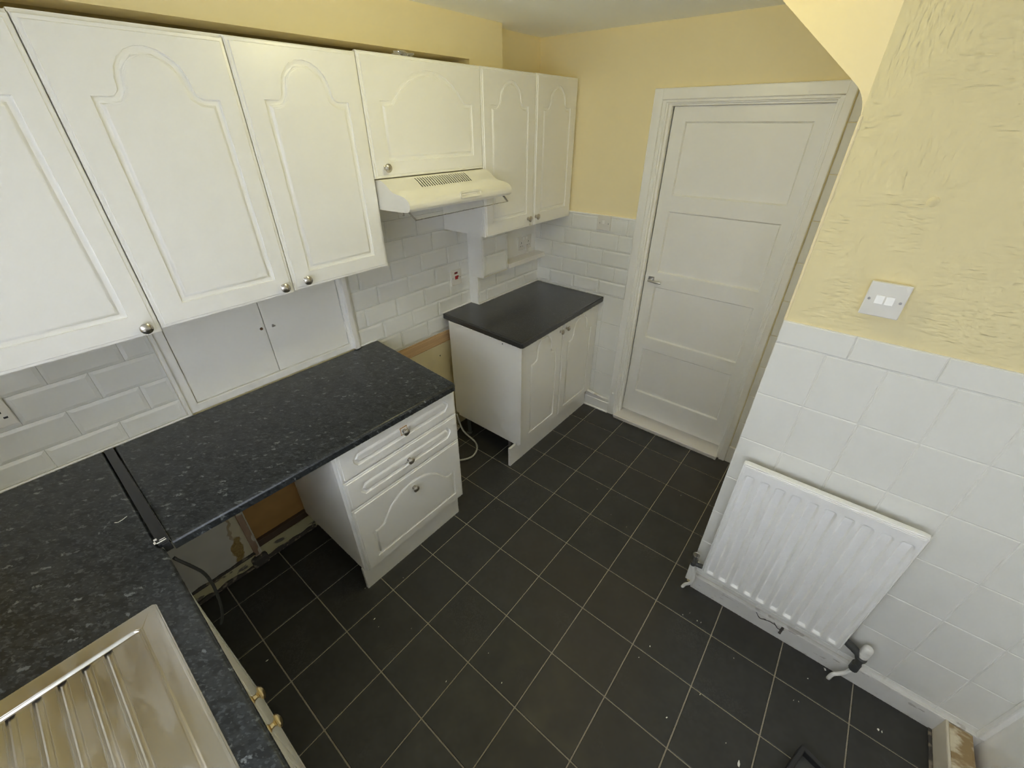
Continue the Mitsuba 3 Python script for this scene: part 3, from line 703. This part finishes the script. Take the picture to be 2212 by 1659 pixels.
# plan in local coordinates: u = world x, v = world y
dr_out = sbox(-3.06, -1.10, -2.622, -0.140).buffer(0.012, join_style='round').buffer(-0.002)
dr_in = sbox(-3.005, -0.66, -2.648, -0.172).buffer(-0.02).buffer(0.02)
bowl = sbox(-3.00, -1.05, -2.66, -0.70).buffer(-0.05).buffer(0.05)
rim = [(dr_out, 0.8965), (off(dr_out, 0.003), 0.9005), (off(dr_out, 0.008), 0.9015)]
base_region = ring_surface([rim[0][0], rim[1][0], rim[2][0]], [z for _, z in rim])
# replace the flat middle: cut drainer and bowl out
mid = rim[2][0].difference(dr_in).difference(bowl)
parts = []
ringv = ring_surface([rim[0][0], rim[1][0]], [rim[0][1], rim[1][1]])
def flat(poly, z):
    out = []
    for gg in (poly.geoms if hasattr(poly, 'geoms') else [poly]):
        v_, f_ = trimesh.creation.triangulate_polygon(gg, engine='earcut')
        m_ = trimesh.Trimesh(np.column_stack([v_, np.full(len(v_), z)]), f_, process=False)
        if len(m_.faces) and m_.face_normals[0, 2] < 0:
            m_.invert()
        out.append(m_)
    return trimesh.util.concatenate(out)
def ring_only(polys, depths):
    m_ = ring_surface(polys, depths)
    return m_
def annulus(a, b, za, zb):
    reg = a.difference(b)
    v_, f_ = trimesh.creation.triangulate_polygon(reg, engine='earcut')
    pts = shapely.points(v_)
    z = np.where(shapely.distance(pts, b.boundary) < shapely.distance(pts, a.boundary), zb, za)
    m_ = trimesh.Trimesh(np.column_stack([v_, z]), f_, process=False)
    n_ = m_.face_normals[:, 2]
    ff = m_.faces.copy(); ff[n_ < 0] = ff[n_ < 0][:, ::-1]
    return trimesh.Trimesh(m_.vertices, ff, process=False)
parts += [annulus(rim[0][0], rim[1][0], rim[0][1], rim[1][1]), annulus(rim[1][0], rim[2][0], rim[1][1], rim[2][1]), flat(mid, rim[2][1])]
din = [(dr_in, 0.9015), (off(dr_in, 0.003), 0.9000), (off(dr_in, 0.007), 0.8965), (off(dr_in, 0.011), 0.8958)]
for (a, za), (b, zb) in zip(din[:-1], din[1:]):
    parts.append(annulus(a, b, za, zb))
last = din[-1][0]
chan, ribs = [], []
x = -2.7155
for k in range(8):
    chan.append(shapely.LineString([(x, -0.62), (x, -0.176)]).buffer(0.0075, quad_segs=5))
    ribs.append(sbox(x - 0.0305, -0.625, x - 0.0085, -0.190).buffer(-0.002).buffer(0.002))
    x -= 0.0385
used = shapely.union_all(chan + ribs)
parts.append(flat(last.difference(used), 0.8958))
for o_, steps in [(c_, ((0.0010, 0.8940), (0.0026, 0.8918), (0.0052, 0.8912))) for c_ in chan] + [(r_, ((0.0008, 0.8972), (0.0024, 0.8980))) for r_ in ribs]:
    prev, pz = o_, 0.8958
    for dd_, zz in steps:
        q_ = o_.buffer(-dd_)
        parts.append(annulus(prev, q_, pz, zz)); prev, pz = q_, zz
    parts.append(flat(prev, pz))
m = trimesh.util.concatenate(parts); m.merge_vertices(digits_vertex=5)
put('drainer', m, 'm_steel', sk, smooth=50)
bw = [(bowl, 0.9015), (off(bowl, 0.006), 0.897), (off(bowl, 0.012), 0.88), (off(bowl, 0.02), 0.78), (off(bowl, 0.05), 0.755)]
m = trimesh.util.concatenate([annulus(a, b, za, zb) for (a, za), (b, zb) in zip(bw[:-1], bw[1:])] + [flat(bw[-1][0], bw[-1][1])])
m.merge_vertices(digits_vertex=5)
put('bowl', m, 'm_steel', sk, smooth=50)
put('maker_mark', moved(ext(shapely.Point(0, 0).buffer(0.018).difference(shapely.Point(0, 0).buffer(0.0172)), 0.0003), frame((-2.676, -0.590, 0.8958), (0.8, 0, 0), (0, 1.2, 0), (0, 0, 1))), 'm_steel_dark', sk)

put('cable', tube([(-2.552, 0.312, 0.612), (-2.545, 0.306, 0.594), (-2.524, 0.30, 0.540), (-2.507, 0.30, 0.480), (-2.504, 0.30, 0.405), (-2.510, 0.30, 0.335), (-2.519, 0.305, 0.27), (-2.534, 0.312, 0.205), (-2.548, 0.318, 0.17)], 0.0055, 10, 6), 'm_rubber', smooth=True, label='dark cable looping down beside the sink unit under the long worktop', category='cable')

# ------------------------------------------------------------------ electrical plates
def plate_y(name, label, x0, x1, z0, z1, y, t=0.009, m='m_plastic', cat_='switch'):
    k = thing(name, label, cat_)
    put('plate', bx(x0, x1, y - t, y, z0, z1, 0.002), m, k)
    return k
def screw_y(k, x, z, y):
    put('screw', lathe([(0, 0), (0.0032, 0), (0.0032, 0.001), (0, 0.001)], (0, -1, 0), (x, y, z), 10), 'm_steel_dark', k)
k = plate_y('cooker_switch', 'white cooker switch with red rocker and red neon on the splashback', -0.812, -0.727, 1.046, 1.138, 0.6915)
put('neon', bx(-0.784, -0.759, 0.6800, 0.6830, 1.115, 1.127, 0.001), 'm_darkred', k, label='dark red neon window')
put('rocker', cat(bx(-0.781, -0.758, 0.6790, 0.6830, 1.082, 1.103, 0.001), bx(-0.760, -0.752, 0.679, 0.683, 1.093, 1.103, 0.001)), 'm_red', k, label='red rocker')
screw_y(k, -0.800, 1.090, 0.6825); screw_y(k, -0.739, 1.090, 0.6825)
k = plate_y('double_socket', 'white double socket in the niche above the ledge in the far corner', -0.206, -0.058, 1.146, 1.236, niche_y, cat_='socket')
for xc in (-0.170, -0.094):
    for dx, dz, w, hh in ((0, 0.012, 0.004, 0.009), (-0.011, -0.010, 0.007, 0.004), (0.011, -0.010, 0.007, 0.004)):
        put('pin_hole', bx(xc + dx - w / 2, xc + dx + w / 2, niche_y - 0.0098, niche_y - 0.008, 1.182 + dz - hh / 2, 1.182 + dz + hh / 2), 'm_dark', k)
for xc in (-0.150, -0.114):
    put('rocker', bx(xc - 0.006, xc + 0.006, niche_y - 0.012, niche_y - 0.008, 1.212, 1.228, 0.001), 'm_rocker', k)
put('plug_adaptor', moved(bx(-0.008, 0.008, -0.007, 0.007, -0.034, 0.034, 0.003), frame((-0.135, 0.622, 1.150), (0.8, -0.6, 0), (-0.3, -0.4, 0.85), (-0.5, -0.65, -0.5))), 'm_rocker', label='small white plastic adaptor leaning on the double socket', category='adaptor')
put('ledge', cat(bx(-0.400, -0.002, 0.560, niche_y, 1.083, 1.115, 0.004)), 'm_sill', label='narrow white ledge under the double socket', category='ledge')
k = thing('wall_switch', 'small white switch plate on the white tiles left of the door', 'switch')
put('plate', bx(-0.014, -0.002, 0.066, 0.158, 1.324, 1.412, 0.002), 'm_plastic', k)
put('rocker', bx(-0.018, -0.013, 0.104, 0.122, 1.362, 1.384, 0.001), 'm_rocker', k)
for y in (0.141, 0.080):
    put('screw', lathe([(0, 0), (0.0032, 0), (0.0032, 0.001), (0, 0.001)], (-1, 0, 0), (-0.014, y, 1.366), 10), 'm_steel_dark', k)
k = plate_y('wall_socket', 'white socket on the tiles at the left edge of the photo', -2.775, -2.678, 1.100, 1.192, 0.6915, cat_='socket')
for dx, dz, w, hh in ((0, 0.018, 0.008, 0.008), (0.006, -0.002, 0.010, 0.006), (-0.03, -0.002, 0.010, 0.006)):
    put('pin_hole', bx(-2.702 + dx - w / 2, -2.702 + dx + w / 2, 0.6818, 0.6832, 1.132 + dz - hh / 2, 1.132 + dz + hh / 2), 'm_dark', k)
k = thing('light_switch', 'white two-gang light switch on the cream papered wall', 'switch')
put('back_box', bx(-1.040, XS + 0.006, -1.322, -1.240, 1.452, 1.538, 0.002), 'm_plastic', k)
put('plate', bx(-1.048, -1.039, -1.325, -1.238, 1.449, 1.541, 0.0025), 'm_plastic', k)
for yc in (-1.2695, -1.2915):
    put('rocker', hull([(x, yc + dy, 1.4955 + dz) for dy in (-0.009, 0.009) for dz, x in ((-0.0125, -1.0475), (0.0125, -1.0475), (-0.0105, -1.0525), (0.0105, -1.0495))]), 'm_rocker', k)
for yc in (-1.2475, -1.3145):
    put('screw', lathe([(0, 0), (0.0035, 0), (0.0035, 0.001), (0, 0.001)], (-1, 0, 0), (-1.048, yc, 1.4945), 12), 'm_steel_dark', k)

# ------------------------------------------------------------------ radiator
rd = thing('radiator', 'white fluted panel radiator on the tiled wall', 'radiator')
RX, RY0, RY1, RZ0, RZ1 = -1.100, -1.640, -1.119, 0.196, 0.850
yy = np.linspace(RY0 + 0.012, RY1 - 0.012, 281)
zz = np.unique(np.r_[np.linspace(RZ0 + 0.012, 0.25, 18), np.linspace(0.25, 0.77, 8), np.linspace(0.77, RZ1 - 0.012, 20)])
Yg, Zg = np.meshgrid(yy, zz, indexing='ij')
ph = (Yg + 1.155) / 0.05
inside = (Yg < -1.13) & (Yg > -1.63)
dist = np.abs(ph - np.round(ph)) * 0.05
cross = np.clip(1.75 * (1 - dist / 0.0180), 0, 1)
cross = cross * cross * (3 - 2 * cross)
e0 = np.clip((Zg - 0.214) / 0.016, 0, 1); e1 = np.clip((0.806 - Zg) / 0.016, 0, 1)
dep = 0.0140 * cross * (e0 * e0 * (3 - 2 * e0)) * (e1 * e1 * (3 - 2 * e1)) * inside
V3 = np.stack([RX + dep, Yg, Zg], -1).reshape(-1, 3)
ny, nz = Yg.shape
ii, jj = np.meshgrid(np.arange(ny - 1), np.arange(nz - 1), indexing='ij')
q = np.stack([ii * nz + jj, ii * nz + jj + 1, (ii + 1) * nz + jj + 1, (ii + 1) * nz + jj], -1).reshape(-1, 4)
sheet = trimesh.Trimesh(V3, np.vstack([q[:, [0, 1, 2]], q[:, [0, 2, 3]]]), process=False)
if sheet.face_normals[:, 0].mean() > 0:
    sheet.invert()
put('front_panel', sheet, 'm_rad', rd, smooth=True)
rr = shapely.box(RY0, RZ0, RY1, RZ1).buffer(-0.012).buffer(0.012)
ri = shapely.box(RY0 + 0.012, RZ0 + 0.012, RY1 - 0.012, RZ1 - 0.012)
def to_stair(m_):
    return moved(m_, frame((RX, 0, 0), (0, 1, 0), (0, 0, 1), (-1, 0, 0)))
rimparts = []
seq = [(rr, -0.026), (rr.buffer(-0.0005), -0.008), (rr.buffer(-0.003), -0.004), (rr.buffer(-0.0055), -0.0045), (rr.buffer(-0.008), -0.001)]
for (a, za), (b, zb) in zip(seq[:-1], seq[1:]):
    rimparts.append(annulus(a, b, za, zb))
rimparts.append(annulus(seq[-1][0], ri, -0.001, 0.0))
put('rim', cat(to_stair(trimesh.util.concatenate(rimparts)), bx(RX + 0.010, RX + 0.026, RY0, RY1, RZ0, RZ1, 0.004)), 'm_rad', rd, smooth=30)
for yb_ in (-1.25, -1.54):
    put('bracket', bx(RX + 0.02, XS - 0.001, yb_, yb_ + 0.03, 0.28, 0.75), 'm_rad', rd)
vl_ = put('valve', cat(lathe([(0.0, 0.0), (0.010, 0.0), (0.011, 0.022), (0, 0.022)], (0, 0, 1), (-1.076, -1.079, 0.188)), tube([(-1.076, -1.079, 0.200), (-1.079, -1.126, 0.212)], 0.010, 12)), 'm_rubber', rd, smooth=35, label='dark valve body with a hollow silver cap')
put('cap', lathe([(0.0145, 0.0), (0.0155, 0.002), (0.0155, 0.046), (0.0145, 0.0475), (0.0130, 0.046), (0.0125, 0.018), (0.0, 0.018)], (0, 0, 1), (-1.076, -1.079, 0.212)), 'm_chrome', vl_, smooth=35)
put('pipe', tube([(-1.076, -1.079, 0.195), (-1.077, -1.090, 0.155), (-1.078, -1.100, 0.115), (-1.078, -1.098, 0.07), (-1.072, -1.078, 0.030), (-1.070, -1.070, 0.0)], 0.0075, 12, 8), 'm_gloss', rd, smooth=True)
vr_ = put('valve', cat(tube([(-1.076, -1.632, 0.246), (-1.074, -1.672, 0.222), (-1.074, -1.706, 0.200)], 0.014, 12, 6), lathe([(0, 0), (0.017, 0), (0.018, 0.012), (0.013, 0.02), (0, 0.02)], (0, 0, 1), (-1.074, -1.706, 0.185)),
    tube([(-1.074, -1.707, 0.195), (-1.072, -1.708, 0.15)], 0.012, 12), tube([(-1.072, -1.708, 0.152), (-1.070, -1.710, 0.112)], 0.0155, 12)), 'm_rubber', rd, smooth=35, label='black valve body with a white cap')
put('cap', lathe([(0, 0.060), (0.010, 0.0595), (0.0145, 0.054), (0.0165, 0.046), (0.0165, 0.0445), (0.0158, 0.0435), (0.0165, 0.0425), (0.0165, 0.020), (0.0155, 0.0185), (0.0165, 0.017), (0.0165, 0.0), (0, 0.0)][::-1], (0, 0, 1), (-1.074, -1.705, 0.208)), 'm_rocker', vr_, smooth=30)
put('pipe', tube([(-1.070, -1.710, 0.118), (-1.073, -1.704, 0.080), (-1.078, -1.690, 0.055), (-1.085, -1.672, 0.035), (-1.088, -1.668, 0.0)], 0.0075, 10, 6), 'm_gloss', rd, smooth=True)

# ------------------------------------------------------------------ things on the floor
tr = thing('plastic_tray', 'black plastic tray cut off by the bottom edge of the photo', 'tray')
ang = math.radians(-16)
tm = frame((-1.425, -1.612, 0), (math.cos(ang + math.pi), math.sin(ang + math.pi), 0), (math.cos(ang - math.pi / 2), math.sin(ang - math.pi / 2), 0), (0, 0, 1))
put('rim', moved(cat(bx(0, 0.34, 0, 0.016, 0, 0.055, 0.004), bx(0, 0.016, 0, 0.26, 0, 0.055, 0.004), bx(0, 0.34, 0.244, 0.26, 0, 0.055, 0.004), bx(0.324, 0.34, 0, 0.26, 0, 0.055, 0.004)), tm), 'm_black', tr)
put('base', moved(bx(0.008, 0.332, 0.008, 0.252, 0.004, 0.026), tm), 'm_rubber', tr)

FLECKS = [(1404, 1396, 8), (1471, 1070, 5), (1290, 1057, 5), (1320, 1112, 4), (1353, 1138, 4), (1782, 1446, 14), (1793, 1440, 6), (1897, 1576, 12), (1905, 1581, 8), (1506, 1341, 7), (1514, 1345, 6), (1603, 1333, 7), (1475, 1328, 5), (1490, 1324, 4),
          (1596, 1650, 20), (1720, 1655, 12), (1440, 1550, 9), (1512, 1500, 6), (1568, 1605, 5), (1585, 1422, 5), (809, 1337, 9), (818, 1354, 4), (577, 1427, 10), (1055, 1411, 6), (1084, 1475, 8), (964, 1472, 7), (889, 1358, 4), (960, 1090, 5), (871, 1248, 4), (1380, 1420, 5), (789, 1271, 8), (2010, 1583, 9), (1745, 1466, 6), (1860, 1470, 5), (1714, 1513, 5), (1725, 1516, 4)]
R_ = np.array([math.sin(YAW), -math.cos(YAW), 0.0]); U_ = np.cross(R_, FWD)
for uu, vv, s in FLECKS:      # measured on the photograph, brought to the floor once
    dv = FWD + (uu - 1106) / FPX * R_ - (vv - 829.5) / FPX * U_
    pt = CAM + dv * (-CAM[2] / dv[2])
    r_ = s * 0.0005
    a = rng.uniform(0, math.pi)
    pts = [(pt[0] + r_ * f_ * math.cos(a + b_), pt[1] + r_ * f_ * 0.55 * math.sin(a + b_), z_) for b_, f_ in ((0, 1.3), (1.2, 0.8), (2.2, 0.9), (3.3, 1.2), (4.6, 0.7)) for z_ in (0.0002, 0.0014)]
    put('paint_chip', hull(pts), 'm_chip', label='tiny white paint chip lying on the charcoal floor tiles', category='paint chip', group='paint chips scattered over the floor')

# ------------------------------------------------------------------ pendant lamp just above the frame
lp = thing('pendant_lamp', 'bare warm bulb hanging from the middle of the ceiling', 'lamp')
put('rose', lathe([(0, 0), (0.045, 0), (0.04, 0.02), (0, 0.025)], (0, 0, -1), (LAMP_POS[0], LAMP_POS[1], H)), 'm_plastic', lp, smooth=30)
put('holder', cat(tube([(LAMP_POS[0], LAMP_POS[1], H), (LAMP_POS[0], LAMP_POS[1], LAMP_POS[2] + 0.06)], 0.004, 8), lathe([(0, 0), (0.016, 0), (0.016, 0.026), (0, 0.03)], (0, 0, 1), (LAMP_POS[0], LAMP_POS[1], LAMP_POS[2] + 0.042))), 'm_plastic', lp, smooth=30)
bulb = trimesh.creation.icosphere(3, 0.045); bulb.apply_translation(LAMP_POS)
key = put('bulb', bulb, 'm_plastic', lp, smooth=True)
scene[key]['emitter'] = {'type': 'area', 'radiance': rgb(*LAMP_RGB)}
